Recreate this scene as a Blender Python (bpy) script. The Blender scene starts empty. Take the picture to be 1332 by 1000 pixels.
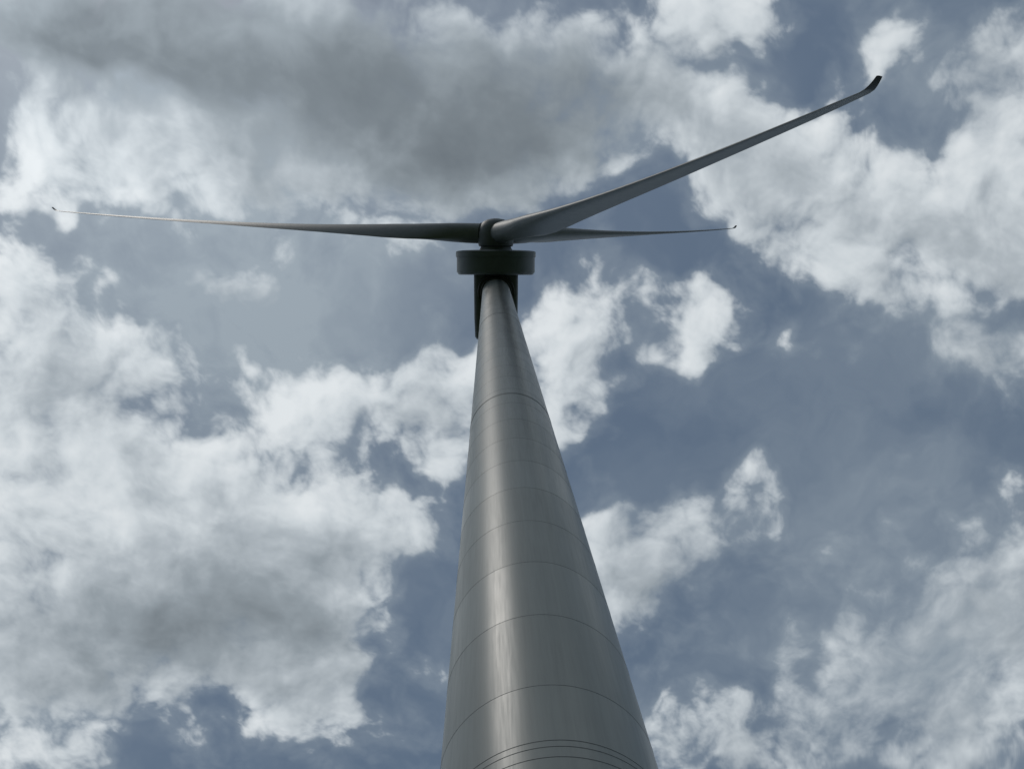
import bpy, bmesh, math, random
import numpy as np
from mathutils import Vector, Matrix
random.seed(4)
rad=math.radians
scene=bpy.context.scene
scene.view_settings.view_transform='Standard'
scene.view_settings.look='None'
scene.view_settings.exposure=0

# ------------------------------------------------------------------ camera
CAM_D=10.845; HEAD=rad(1.716); PITCH=rad(75.583); ROLL=rad(-7.768)
fw=Vector((math.sin(HEAD)*math.cos(PITCH),math.cos(HEAD)*math.cos(PITCH),math.sin(PITCH)))
rt=Vector((math.cos(HEAD),-math.sin(HEAD),0)); up=rt.cross(fw)
R2=math.cos(ROLL)*rt+math.sin(ROLL)*up
U2=-math.sin(ROLL)*rt+math.cos(ROLL)*up
cd=bpy.data.cameras.new('camera'); cam=bpy.data.objects.new('camera',cd)
scene.collection.objects.link(cam); scene.camera=cam
M=Matrix((R2,U2,-fw)).transposed().to_4x4(); M.translation=Vector((0,-CAM_D,1.6))
cam.matrix_world=M
cd.sensor_width=36; cd.lens=27.991; cd.clip_start=0.1; cd.clip_end=30000

# ------------------------------------------------------------------ node helper
class NT:
    def __init__(s,tree): s.t=tree; s.n=tree.nodes; s.l=tree.links
    def put(s,sock,v):
        if v is None: return
        if isinstance(v,bpy.types.NodeSocket): s.l.new(v,sock)
        else:
            if hasattr(sock.default_value,'__len__') and not hasattr(v,'__len__'): v=[v]*len(sock.default_value)
            if hasattr(sock.default_value,'__len__') and len(sock.default_value)==4 and len(v)==3: v=list(v)+[1]
            sock.default_value=v
    def math(s,op,a,b=None,c=None,clamp=False):
        n=s.n.new('ShaderNodeMath'); n.operation=op; n.use_clamp=clamp
        for i,v in enumerate((a,b,c)): s.put(n.inputs[i],v)
        return n.outputs[0]
    def vec(s,op,a,b=None,scale=None):
        n=s.n.new('ShaderNodeVectorMath'); n.operation=op
        s.put(n.inputs[0],a)
        if b is not None: s.put(n.inputs[1],b)
        if scale is not None: s.put(n.inputs['Scale'],scale)
        return n.outputs['Value'] if op in('LENGTH','DOT_PRODUCT','DISTANCE') else n.outputs[0]
    def noise(s,v,scale,detail=4,rough=.5,lac=2.0,dist=0,color=False,dim='3D'):
        n=s.n.new('ShaderNodeTexNoise'); n.noise_dimensions=dim
        s.put(n.inputs['Vector'],v)
        n.inputs['Scale'].default_value=scale; n.inputs['Detail'].default_value=detail
        n.inputs['Roughness'].default_value=rough; n.inputs['Lacunarity'].default_value=lac
        n.inputs['Distortion'].default_value=dist
        return n.outputs['Color' if color else 'Fac']
    def maprange(s,v,a,b,c=0.,d=1.,interp='SMOOTHSTEP'):
        n=s.n.new('ShaderNodeMapRange'); n.interpolation_type=interp
        for i,x in enumerate((v,a,b,c,d)): s.put(n.inputs[i],x)
        return n.outputs[0]
    def mix(s,f,a,b,blend='MIX'):
        n=s.n.new('ShaderNodeMix'); n.data_type='RGBA'; n.blend_type=blend
        s.put(n.inputs[0],f); s.put(n.inputs[6],a); s.put(n.inputs[7],b)
        return n.outputs[2]

def mesh_obj(name,verts,faces,mats,parent=None,smooth=True,mi=None):
    me=bpy.data.meshes.new(name); me.from_pydata([tuple(v) for v in verts],[],faces)
    for m in (mats if isinstance(mats,list) else [mats]): me.materials.append(m)
    if mi: 
        for p,i in zip(me.polygons,mi): p.material_index=i
    me.validate(); me.update()
    bm=bmesh.new(); bm.from_mesh(me); bmesh.ops.recalc_face_normals(bm,faces=bm.faces); bm.to_mesh(me); bm.free()
    if smooth:
        me.polygons.foreach_set('use_smooth',[True]*len(me.polygons))
        me.set_sharp_from_angle(angle=rad(40))
    ob=bpy.data.objects.new(name,me); scene.collection.objects.link(ob)
    if parent: ob.parent=parent
    return ob

# ------------------------------------------------------------------ sun + sky
SUN_UV=(-0.43,-0.50)
sd=Vector((SUN_UV[0],SUN_UV[1],1)).normalized()
sun_el=math.asin(sd.z); sun_az=math.atan2(sd.x,sd.y)
ld=bpy.data.lights.new('sun','SUN'); ld.energy=.75; ld.angle=rad(16); ld.color=(1,.95,.88)
sun=bpy.data.objects.new('sun',ld); scene.collection.objects.link(sun)
sun.rotation_euler=(-sd).to_track_quat('-Z','Y').to_euler()
w=bpy.data.worlds.new('World'); scene.world=w; w.use_nodes=True
t=NT(w.node_tree); w.node_tree.nodes.clear()
sky=t.n.new('ShaderNodeTexSky'); sky.sky_type='NISHITA'; sky.sun_disc=False
sky.sun_elevation=sun_el; sky.sun_rotation=sun_az; sky.dust_density=2; sky.air_density=1
STR=.07
c=t.mix(.7,sky.outputs[0],(.122/STR,.172/STR,.238/STR))
bg1=t.n.new('ShaderNodeBackground'); bg1.inputs[1].default_value=STR; t.l.new(c,bg1.inputs[0])
wo=t.n.new('ShaderNodeOutputWorld'); t.l.new(bg1.outputs[0],wo.inputs[0])
w.cycles.sampling_method='MANUAL'; w.cycles.sample_map_resolution=256

# --- cloud layer on a far dome. Deck coordinates (u,v) = horizontal position on a cloud deck of unit height.
# The cloud masses are listed on a flat sky chart (a tangent plane touching the sky dome at azimuth 1.7 deg,
# elevation 75.6 deg, chart centre 666,500, 1035.7 units per unit distance), fixed to the world.
CH_F=Vector((.007456,.248868,.968509)).normalized()
CH_R=Vector((math.cos(HEAD),-math.sin(HEAD),0)); _u=CH_R.cross(CH_F)
CH_R,CH_U=(CH_R*.990824+_u*-.135162),(CH_R*.135162+_u*.990824)
def deck(x,y):
    d=CH_R*((x-666)/1035.666)+CH_U*((500-y)/1035.666)+CH_F
    return np.array((d.x/d.z,d.y/d.z))
COV=[
(440,150,340,180,5,1.3),(620,110,260,170,0,.9),(90,40,280,140,-10,1.1),(300,40,250,100,0,.6),(850,80,170,130,10,.95),(960,5,100,60,0,.7),
(190,215,210,90,0,.9),(40,250,110,90,0,.6),(60,160,110,60,0,.35),(40,390,130,130,0,.8),(290,360,260,90,0,.34),
(500,330,110,50,0,.5),(640,240,160,60,0,.45),(750,215,100,70,20,.65),
(400,520,120,75,-10,.85),(170,470,90,70,0,.6),(40,520,110,90,0,.55),
(200,640,320,180,10,1.1),(430,670,190,120,10,.9),(520,690,90,60,0,.6),(120,760,320,190,0,1.1),(330,800,240,160,20,1.0),(420,900,150,100,30,.8),(60,900,200,130,0,.8),(40,975,140,50,0,.5),
(570,500,150,95,-25,.95),(745,435,120,90,-30,1.1),(735,525,80,60,0,.7),(640,570,140,50,-20,.5),(590,615,45,30,0,.6),(545,875,50,35,0,.7),
(905,410,75,85,25,.85),(890,460,40,60,10,.5),(1010,455,45,45,0,.4),
(960,215,190,120,15,.95),(1090,240,180,130,10,.95),(1240,290,180,120,5,1.1),(1100,335,90,80,40,.65),(1330,250,120,130,0,.8),
(1150,55,50,85,20,.65),(1320,80,100,130,30,.7),(1290,180,120,70,0,.45),(1230,425,170,65,15,.5),(1320,460,130,60,0,.55),
(870,725,170,100,0,.80),(800,700,90,60,0,.5),(990,650,100,70,-30,.38),(810,790,90,80,0,.55),
(1240,850,220,200,0,.60),(1340,730,130,150,0,.6),(1290,960,210,110,0,.5),(1110,870,120,130,0,.25),
(890,965,120,80,0,.65),(1010,950,130,70,0,.45),
(520,870,80,90,0,-.6),(560,780,80,80,0,-.6),(900,560,200,120,0,-.5),(1000,100,70,60,0,-.35),(1200,560,250,120,0,-.35),(520,430,90,40,0,-.25),(180,985,70,40,0,-.5),(800,250,50,40,0,-.35),(850,345,60,60,0,-.45),(960,780,80,60,0,-.3),(1040,600,80,50,0,-.3)]
DARK=[(440,120,350,190,5,1.05),(640,130,270,170,0,.75),(80,40,260,120,-10,.95),(800,120,170,120,0,.5),(250,60,200,110,0,.5),
(300,820,270,100,10,.36),(100,840,240,110,0,.42),(1220,880,260,220,0,.4),(1330,740,150,140,0,.2),(1050,190,120,60,0,.2),(360,400,200,80,0,.3),(1300,90,100,100,0,.35),(880,740,180,110,0,.35),(900,960,160,70,0,.3),(60,500,90,60,0,.2),(600,520,90,60,0,.15),(400,600,120,50,0,.12),(1270,450,170,70,0,.3)]
VEIL=[(250,370,430,270,0,.75),(200,170,320,170,0,.55),(450,450,200,150,0,.3),(60,950,300,120,0,.2),(1230,820,280,240,0,.5),(1200,650,250,150,0,.25),(880,700,230,130,0,.3),(1250,120,180,180,0,.3),(1250,430,200,90,0,.35),(880,150,160,140,0,.4)]
SOFT=[(1200,850,330,280,0,1.0),(870,740,200,140,0,.6),(1270,440,200,90,0,.6),(250,380,300,120,0,.5),(1300,100,140,160,0,.5),(500,100,400,150,0,.5)]
def conv(L):
    out=[]
    for x,y,rx,ry,rot,amp in L:
        c=deck(x,y); e=np.array((math.cos(rad(rot)),math.sin(rad(rot)))); g=np.array((-e[1],e[0]))
        a=deck(x+e[0]*20,y+e[1]*20)-c; b=deck(x+g[0]*20,y+g[1]*20)-c
        out.append((c[0],c[1],np.hypot(*a)/20*rx,np.hypot(*b)/20*ry,math.atan2(a[1],a[0]),amp))
    return out
COVW=conv(COV); DARKW=conv(DARK); VEILW=conv(VEIL); SOFTW=conv(SOFT)
COVW+=[(-.45,-.72,.5,.35,0,.6),(.45,-.75,.4,.3,0,.8),(.9,-.9,.5,.5,0,.8),(-1.2,-.2,.5,.6,0,.8),(1.3,.4,.4,.5,0,.7),(-.9,1.3,.6,.4,0,.8),(.5,1.5,.7,.4,0,.8),(0,-1.6,1,.5,0,.8),  # unseen clouds out of view; those behind the camera added for tower highlights
 (-2,2,1.5,1,0,.9),(3,0,1,2,0,.9),(-3.5,-1,1.2,2,0,.9),(2,-3,2,1,0,.8),(1,4,3,1.3,0,.9),(-2,-4,3,1.5,0,.8),(6,3,3,3,0,.8),(-7,4,3,4,0,.8),(7,-5,3,3,0,.8),(-6,-6,3,2,0,.8)]

rng=np.random.RandomState(11)
PERM=np.concatenate([rng.permutation(256)]*2).astype(np.int32); GA=rng.rand(256)*2*np.pi; GX=np.cos(GA).astype(np.float32); GY=np.sin(GA).astype(np.float32)
def perlin(x,y,seed):
    x=x+seed*17.31; y=y-seed*9.77
    fx=np.floor(x); fy=np.floor(y); xi=fx.astype(np.int32)&255; yi=fy.astype(np.int32)&255; x=(x-fx).astype(np.float32); y=(y-fy).astype(np.float32)
    xi1=(xi+1)&255; yi1=(yi+1)&255
    u=x*x*x*(x*(x*6-15)+10); v=y*y*y*(y*(y*6-15)+10)
    def g(a,b,dx,dy): h=PERM[PERM[a]+b]; return GX[h]*dx+GY[h]*dy
    n00=g(xi,yi,x,y); n10=g(xi1,yi,x-1,y); n01=g(xi,yi1,x,y-1); n11=g(xi1,yi1,x-1,y-1)
    a=n00+u*(n10-n00); b=n01+u*(n11-n01); return (a+v*(b-a))*1.5
def fbm(x,y,oc,gain=.5,lac=2.03,seed=0,billow=False):
    s=0;a=1;tot=0;cr,sr=math.cos(.6),math.sin(.6)
    for i in range(oc):
        n=perlin(x,y,seed+i)
        s=s+a*((np.abs(n)*2.2-.62) if billow else n); tot+=a; a*=gain
        x,y=(x*cr-y*sr)*lac,(x*sr+y*cr)*lac
    return s/tot*1.6
def sst(x,a,b): q=np.clip((x-a)/(b-a),0,1); return q*q*(3-2*q)
def blobs(L,u,v):
    s=np.zeros_like(u)
    for x,y,rx,ry,rot,amp in L:
        c,s_=math.cos(rot),math.sin(rot); dx=u-x; dy=v-y
        d=np.sqrt(((dx*c+dy*s_)/rx)**2+((-dx*s_+dy*c)/ry)**2)
        s+=amp*sst(1.15-d,0,1.15)
    return s
def axis_(a,b,n,ext,m):
    inner=np.linspace(a,b,n); st=inner[1]-inner[0]
    k=np.arange(1,m+1); q=k/m; off=st*k+ (ext-st*m)*q**3.2
    return np.concatenate([(a-off)[::-1],inner,b+off])
CELL=.001645
ua=axis_(-.80,.78,961,11,110); va=axis_(-.36,.84,731,11,110)
U,V_=np.meshgrid(ua,va)
wx=fbm(U*4,V_*4,3,.5,seed=1); wy=fbm(U*4,V_*4,3,.5,seed=5)
wx2=fbm(U*14,V_*14,3,.5,seed=21); wy2=fbm(U*14,V_*14,3,.5,seed=25)
Qu=U+.040*wx+.022*wx2; Qv=V_+.040*wy+.022*wy2
B=blobs(COVW,Qu,Qv); DK=blobs(DARKW,Qu,Qv); VL=blobs(VEILW,Qu,Qv); SF_=np.clip(blobs(SOFTW,Qu,Qv),0,1)
B=1.5*(1-np.exp(-np.clip(B,-1,9)/1.5))
Pu=U+.02*wx+.007*wx2; Pv=V_+.02*wy+.007*wy2
big=fbm(Pu*6,Pv*6,4,.5,seed=40)
n1=fbm(Pu*12,Pv*12,9,.56,seed=50)
bl=fbm(Pu*16,Pv*16,6,.5,2.1,seed=70,billow=True)
cov=B-.36+.62*(.32*big+.60*n1+.24*bl)
dens=np.clip(cov+.07+.12*SF_,0,3)
kk=5.4-3.7*SF_
alpha=1-np.exp(-(dens*kk)**1.5)
smooth=np.clip(B-.36+.62*(.32*big+.60*fbm(Pu*12,Pv*12,5,.5,seed=50)+.16*bl),0,1.6)
sdir=np.array(SUN_UV)/np.hypot(*SUN_UV)
tau=0;wt=0
for s,wg in((.006,1),(.012,1),(.02,1),(.032,1),(.05,.9),(.075,.7),(.11,.5)):
    du=int(round(-sdir[0]*s/CELL)); dv=int(round(-sdir[1]*s/CELL))
    tau=tau+wg*np.roll(np.roll(smooth,du,axis=1),dv,axis=0); wt+=wg
tau=tau/wt
soft=fbm(Pu*5,Pv*5,7,.52,seed=90)
dark=np.minimum(.85*DK,.80)+.50*sst(tau,.05,1.05)+.50*np.clip(tau-smooth,-.35,.5)*(1-.5*SF_)+.20*soft-.12*n1-.04
dark=np.clip(dark,-.25,1.35)
xs=[-.25,0,.25,.55,1.0,1.35]
ramp=[(.72,.76,.785),(.59,.64,.675),(.42,.468,.507),(.285,.328,.363),(.183,.214,.240),(.145,.171,.194)]
col=np.stack([np.interp(dark,xs,[r[i] for r in ramp]) for i in range(3)],-1)
sdist=np.hypot(U-SUN_UV[0],V_-SUN_UV[1])
gl=1+.36*np.exp(-(sdist/.5)**2)+.6*np.exp(-(sdist/.16)**2)
col*=gl[...,None]
veil=VL*(.75+.5*fbm(Qu*5,Qv*5,8,.58,seed=130))+.22*sst(fbm(Qu*3,Qv*3,8,.58,seed=120),-.25,.7)+.25*sst(cov,-.45,.05)
veil=np.clip(veil,0,.85)
vc=np.array((.335,.392,.44))*gl[...,None]
A=alpha+(1-alpha)*veil
C=(col*alpha[...,None]+vc*((1-alpha)*veil)[...,None])/np.maximum(A,1e-4)[...,None]
A*=1-.5*np.exp(-(sdist/.13)**2)
RS=12000
L_=np.sqrt(U**2+V_**2+1)
co=np.stack([U/L_,V_/L_,1/L_],-1).reshape(-1,3)*RS
nv,nu=U.shape
idx=np.arange(nv*nu,dtype=np.int32).reshape(nv,nu)
q=np.stack([idx[:-1,:-1],idx[1:,:-1],idx[1:,1:],idx[:-1,1:]],-1).reshape(-1,4)
me=bpy.data.meshes.new('sky'); me.vertices.add(nv*nu); me.vertices.foreach_set('co',co.astype(np.float32).ravel())
me.loops.add(q.size); me.loops.foreach_set('vertex_index',q.ravel())
me.polygons.add(len(q)); me.polygons.foreach_set('loop_start',np.arange(0,q.size,4,dtype=np.int32))
me.update(calc_edges=True)
at=me.attributes.new('cloud','FLOAT_COLOR','POINT')
at.data.foreach_set('color',np.concatenate([C,A[...,None]],-1).reshape(-1).astype(np.float32))
skyo=bpy.data.objects.new('sky',me); scene.collection.objects.link(skyo)
cm=bpy.data.materials.new('cloud_layer'); cm.use_nodes=True; k=NT(cm.node_tree); k.n.clear()
a_=k.n.new('ShaderNodeAttribute'); a_.attribute_name='cloud'
em=k.n.new('ShaderNodeEmission'); k.l.new(a_.outputs['Color'],em.inputs[0])
tr=k.n.new('ShaderNodeBsdfTransparent'); ms=k.n.new('ShaderNodeMixShader')
k.l.new(a_.outputs['Alpha'],ms.inputs[0]); k.l.new(tr.outputs[0],ms.inputs[1]); k.l.new(em.outputs[0],ms.inputs[2])
ou=k.n.new('ShaderNodeOutputMaterial'); k.l.new(ms.outputs[0],ou.inputs[0])
cm.cycles.emission_sampling='NONE'
me.materials.append(cm)

# ------------------------------------------------------------------ materials
def mat(name):
    m=bpy.data.materials.new(name); m.use_nodes=True
    k=NT(m.node_tree); b=k.n['Principled BSDF']; return m,k,b
def paint(name,col,rough=.32,dirt=.12,streak=True):
    m,k,b=mat(name)
    o=k.n.new('ShaderNodeTexCoord').outputs['Object']
    n=k.noise(k.vec('MULTIPLY',o,(3,3,.35) if streak else (1,1,1)),1.3,5,.6)
    n2=k.noise(o,14,4,.6)
    f=k.math('ADD',k.math('MULTIPLY',k.maprange(n,.35,.75,0,1,'LINEAR'),dirt),k.math('MULTIPLY',n2,dirt*.35))
    c=k.mix(f,col,[x*.45 for x in col]); k.put(b.inputs['Base Color'],c)
    k.put(b.inputs['Roughness'],k.maprange(n2,.3,.7,rough-.05,rough+.08,'LINEAR'))
    return m
blade_m=paint('blade_paint',(.20,.222,.232),.46,.35,False)
nac_m=paint('nacelle_paint',(.13,.15,.158),.5,.3,False)
gen_m=paint('generator_paint',(.12,.15,.155),.42,.3,False)
dark_m=paint('dark_metal',(.03,.034,.036),.5,.1,False)
seam_m=paint('weld_seam',(.18,.19,.19),.5,.2,False)
conc_m=paint('concrete',(.34,.33,.31),.9,.4,False)
tower_m,k,b=mat('tower_paint')
o=k.n.new('ShaderNodeTexCoord').outputs['Object']
s3=k.n.new('ShaderNodeSeparateXYZ'); k.l.new(o,s3.inputs[0])
streak=k.noise(k.vec('MULTIPLY',o,(2.6,2.6,.10)),1.6,6,.6)
fine=k.noise(k.vec('MULTIPLY',o,(9,9,.35)),2.2,5,.6)
blot=k.noise(o,.55,4,.5)
plate=k.math('FLOOR',k.math('DIVIDE',k.math('SUBTRACT',s3.outputs[2],14.128),2.444))
wn=k.n.new('ShaderNodeTexWhiteNoise'); wn.noise_dimensions='1D'; k.l.new(plate,wn.inputs['W'])
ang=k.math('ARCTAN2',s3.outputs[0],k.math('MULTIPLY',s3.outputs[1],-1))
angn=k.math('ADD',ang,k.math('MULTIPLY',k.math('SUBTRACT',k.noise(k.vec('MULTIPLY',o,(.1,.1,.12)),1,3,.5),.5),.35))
dark_streak=k.math('MULTIPLY',k.maprange(k.math('ABSOLUTE',k.math('SUBTRACT',angn,.36)),.34,.0),k.maprange(s3.outputs[2],20,55))  # darker vertical streak on one side, stronger towards the top
f=k.math('ADD',k.maprange(streak,.4,.8,0,.18,'LINEAR'),k.maprange(fine,.45,.8,0,.14,'LINEAR'))
f=k.math('ADD',f,k.math('MULTIPLY',dark_streak,.65)); f=k.math('ADD',f,k.math('MULTIPLY',wn.outputs[0],.08))
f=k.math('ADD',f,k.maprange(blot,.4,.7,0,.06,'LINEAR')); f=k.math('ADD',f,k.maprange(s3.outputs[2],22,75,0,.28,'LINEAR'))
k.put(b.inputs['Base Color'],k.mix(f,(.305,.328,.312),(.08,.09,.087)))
k.put(b.inputs['Roughness'],k.math('ADD',k.maprange(fine,.3,.7,.28,.38,'LINEAR'),k.math('MULTIPLY',wn.outputs[0],.05)))
bp=k.n.new('ShaderNodeBump'); bp.inputs['Strength'].default_value=.14; bp.inputs['Distance'].default_value=.02
k.l.new(k.noise(k.vec('MULTIPLY',o,(1,1,.6)),1.1,3,.5),bp.inputs['Height']); k.l.new(bp.outputs[0],b.inputs['Normal'])

# ------------------------------------------------------------------ mesh helpers
def loft(rings,cap0=True,cap1=True):
    n=len(rings[0]); V=[v for r in rings for v in r]; F=[]
    for i in range(len(rings)-1):
        for j in range(n):
            a=i*n+j; b2=i*n+(j+1)%n
            F.append((a,b2,b2+n,a+n))
    if cap0: F.append(tuple(range(n))[::-1])
    if cap1: F.append(tuple(range((len(rings)-1)*n,len(rings)*n)))
    return V,F
def revolve(profile,org,axis,n=96):
    axis=axis.normalized()
    e1=Vector((0,0,1)).cross(axis).normalized() if abs(axis.z)<.99 else Vector((1,0,0))
    e2=axis.cross(e1)
    return [[org+axis*s+(e1*math.cos(2*math.pi*j/n)+e2*math.sin(2*math.pi*j/n))*r for j in range(n)] for s,r in profile]

root=bpy.data.objects.new('wind_turbine',None); scene.collection.objects.link(root)
H=82.03; RB=2.15; RT=1.385
rz=lambda z:RB+(RT-RB)*z/H
zs=[0.3]+[1+i*1.0 for i in range(81)]+[H-.02]
V,F=loft([[Vector((rz(z)*math.cos(2*math.pi*j/160),rz(z)*math.sin(2*math.pi*j/160),z)) for j in range(160)] for z in zs])
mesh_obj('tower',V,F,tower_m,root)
def ring(z,hw,pr):
    prof=[(z-hw,rz(z-hw)-.02),(z-hw,rz(z)+pr*.3),(z-hw*.5,rz(z)+pr),(z+hw*.5,rz(z)+pr),(z+hw,rz(z)+pr*.3),(z+hw,rz(z+hw)-.02)]
    return revolve(prof,Vector((0,0,0)),Vector((0,0,1)),128)
SV=[];SF=[]
def addring(z,hw,pr):
    V,F=loft(ring(z,hw,pr),False,False); o=len(SV); SV.extend(V); SF.extend([tuple(i+o for i in f) for f in F])
zz=14.128-2.444*5
while zz<H-1.5:
    if abs(zz-11.7)>.5: addring(zz,.007 if zz<35 else .011,.0035)
    zz+=2.444
for q_ in (12.65,12.50,12.26): addring(q_,.008,.005)
for q_ in (35.2,35.32,58.6,58.72): addring(q_,.016,.008)
mesh_obj('weld_seams',SV,SF,seam_m,root)

# rotor frame
g=rad(6.222); ti=rad(6.669)
ax=Vector((math.sin(g)*math.cos(ti),-math.cos(g)*math.cos(ti),math.sin(ti)))
e1=Vector((math.cos(g),math.sin(g),0)); uu=ax.cross(e1); uu=uu if uu.z>0 else -uu
base=Vector((0,0,H+2.238)); hub=base+ax*5.615
def rbox(c,hw,hh,rr,ex,ez,n=8):
    out=[]
    for sx_,sy_,a0 in((1,1,0),(-1,1,90),(-1,-1,180),(1,-1,270)):
        for i in range(n+1):
            a=rad(a0+90*i/n)
            out.append(c+ex*(sx_*(hw-rr)+rr*math.cos(a))+ez*(sy_*(hh-rr)+rr*math.sin(a)))
    return out
secs=[(-5.25,1.75,1.45,.7),(-5.15,2.0,1.75,.7),(-4.9,2.15,1.92,.6),(-3,2.22,2.02,.5),(0,2.25,2.05,.5),(1.45,2.25,2.05,.5)]
V,F=loft([rbox(base+ax*s+uu*(.05),hw,hh,r_,e1,uu) for s,hw,hh,r_ in secs])
mesh_obj('nacelle',V,F,nac_m,root)
V,F=loft(revolve([(-.9,RT+.05),(-.85,RT+.16),(-.45,RT+.2),(-.4,RT+.45),(.35,RT+.5)],Vector((0,0,H)),Vector((0,0,1)),96)); mesh_obj('yaw_ring',V,F,dark_m,root)
gp=[(1.42,2.3),(1.42,3.75),(1.50,3.9),(1.62,3.93),(1.66,4.03),(3.2,4.03),(3.24,4.12),(3.75,4.12),(3.82,4.0),(3.86,3.7),(3.90,2.2),(3.92,1.7)]
V,F=loft(revolve(gp,base,ax,128)); mesh_obj('generator',V,F,gen_m,root)
V,F=loft(revolve([(3.9,1.75),(4.15,1.6),(4.3,1.55),(4.35,1.75),(4.6,1.82),(5.6,1.85),(6.2,1.72),(6.8,1.35),(7.05,.85),(7.15,.3),(7.17,.02)],base,ax,96))
mesh_obj('hub_spinner',V,F,nac_m,root)

R=53.141
def foil(t_):
    pts=[];n=24
    def yt(x): return 5*t_*(.2969*math.sqrt(x)-.126*x-.3516*x*x+.2843*x**3-.1036*x**4)
    for i in range(n): x=.5*(1+math.cos(math.pi*i/n)); pts.append((x,yt(x)+.035*math.sin(math.pi*x)))
    for i in range(n): x=.5*(1-math.cos(math.pi*i/n)); pts.append((x,-yt(x)*.8+.035*math.sin(math.pi*x)))
    return pts
def lerp(tab,x): return float(np.interp(x,[a for a,_ in tab],[b for _,b in tab]))
CH=[(0,2.05),(1.5,2.05),(3,2.15),(6,2.75),(9,3.3),(11.5,3.45),(15,3.2),(20,2.75),(27,2.2),(35,1.7),(43,1.22),(49,.85),(51.5,.62),(52.5,.5),(53.15,.28)]
TH=[(0,1),(1.5,1),(3,.93),(6,.62),(9,.44),(12,.36),(18,.28),(28,.22),(40,.18),(53,.15)]
TW=[(0,22),(5,21),(9,17),(13,13),(20,8),(30,3),(42,-3),(53,-6)]
PITCHB=4
def blade(name,th):
    d=(e1*math.cos(th)+uu*math.sin(th)).normalized()
    cone=rad(1.6)
    s_=(d*math.cos(cone)+ax*math.sin(cone)).normalized(); a_=(ax-s_*ax.dot(s_)).normalized()
    tg=s_.cross(a_)
    rotdir=-(ax.cross(d)); 
    if tg.dot(rotdir)<0: tg=-tg
    rings=[]
    rs=[1.2,1.6,1.62,2.0,2.5,3,3.6,4.3,5,6,7,8,9,10,11.5,13,15,17,19,22,25,28,31,34,37,40,43,46,48,50,51,51.7,52.2,52.5,52.7,52.85,52.95,53.05]
    for r_ in rs:
        c=lerp(CH,r_); tr=lerp(TH,r_); tw=rad(lerp(TW,r_)+PITCHB)
        bend=1.6*(r_/R)**2.2
        hook=0
        if r_>52.2: q=(r_-52.2)/.85; hook=.38*q*q
        cdir=-(tg*math.cos(tw))-a_*math.sin(tw)
        ndir=s_.cross(cdir)
        if ndir.dot(a_)>0: ndir=-ndir
        blend=max(0,min(1,(r_-2.2)/6.5)); blend=blend*blend*(3-2*blend)
        ctr=hub+s_*r_+a_*(bend+hook)
        fp=foil(tr); n=len(fp); ring_=[]; cf=1.06 if r_<1.61 else 1
        for i,(x,y) in enumerate(fp):
            fx=(x-.30)*c; fy=y*c
            a=2*math.pi*i/n; cx=.5*2.05*math.cos(a)*cf; cy=.5*2.05*math.sin(a)*cf
            ring_.append(ctr+cdir*(cx*(1-blend)+fx*blend)-ndir*(cy*(1-blend)+fy*blend))
        rings.append(ring_)
    V,F=loft(rings); n=len(rings[0])
    mi=[]
    for i in range(len(rs)-1): mi+= [1 if (rs[i]>=52.5 or rs[i]<1.6) else 0]*n
    mi+=[1,1]
    return mesh_obj(name,V,F,[blade_m,dark_m],root,mi=mi)
th0=165.808
for i in range(3): blade('blade_%d'%(i+1),rad(th0-120*i))

# ------------------------------------------------------------------ ground
gm,k,b=mat('grass')
o=k.n.new('ShaderNodeTexCoord').outputs['Object']
n=k.noise(o,.05,6,.6); n2=k.noise(o,6,4,.6)
k.put(b.inputs['Base Color'],k.mix(k.math('MULTIPLY',k.math('ADD',n,n2),.5),(.025,.042,.015),(.07,.09,.035))); b.inputs['Roughness'].default_value=.95
S=11000
mesh_obj('ground',[(-S,-S,0),(S,-S,0),(S,S,0),(-S,S,0)],[(0,1,2,3)],gm,smooth=False)
pm,k,b=mat('gravel')
o=k.n.new('ShaderNodeTexCoord').outputs['Object']
k.put(b.inputs['Base Color'],k.mix(k.noise(o,18,6,.7),(.10,.095,.085),(.26,.25,.23))); b.inputs['Roughness'].default_value=.95
pts=[(19*math.cos(a)*(1+.05*math.sin(3*a)),19*math.sin(a)*(1+.05*math.cos(5*a)),.004) for a in [2*math.pi*i/72 for i in range(72)]]
mesh_obj('gravel_path',pts,[tuple(range(72))],pm,smooth=False)
V,F=loft(revolve([(0.006,3.2),(.24,3.2),(.3,3.12),(.3,1.0)],Vector((0,0,0)),Vector((0,0,1)),96)); mesh_obj('foundation',V,F,conc_m,root)
DV=[];DF=[]
def box(x0,x1,y0,y1,z0,z1):
    o=len(DV); DV.extend([Vector(v) for v in((x0,y0,z0),(x1,y0,z0),(x1,y1,z0),(x0,y1,z0),(x0,y0,z1),(x1,y0,z1),(x1,y1,z1),(x0,y1,z1))])
    DF.extend([tuple(o+i for i in f) for f in((0,3,2,1),(4,5,6,7),(0,1,5,4),(1,2,6,5),(2,3,7,6),(3,0,4,7))])
box(-.5,.5,1.9,2.2,1.5,3.6)
box(-.7,.7,2.21,3.4,1.38,1.44)
for i in range(5): box(-.5,.5,3.41+.28*i,3.66+.28*i,1.15-.22*i,1.19-.22*i)
for x in(-.66,.62):
    box(x,x+.04,3.3,3.34,1.45,2.5); box(x,x+.04,2.3,2.34,1.45,2.5); box(x,x+.04,2.3,3.34,2.51,2.55); box(x,x+.04,3.3,3.36,.01,1.37)
mesh_obj('door_and_steps',DV,DF,dark_m,root,smooth=False)
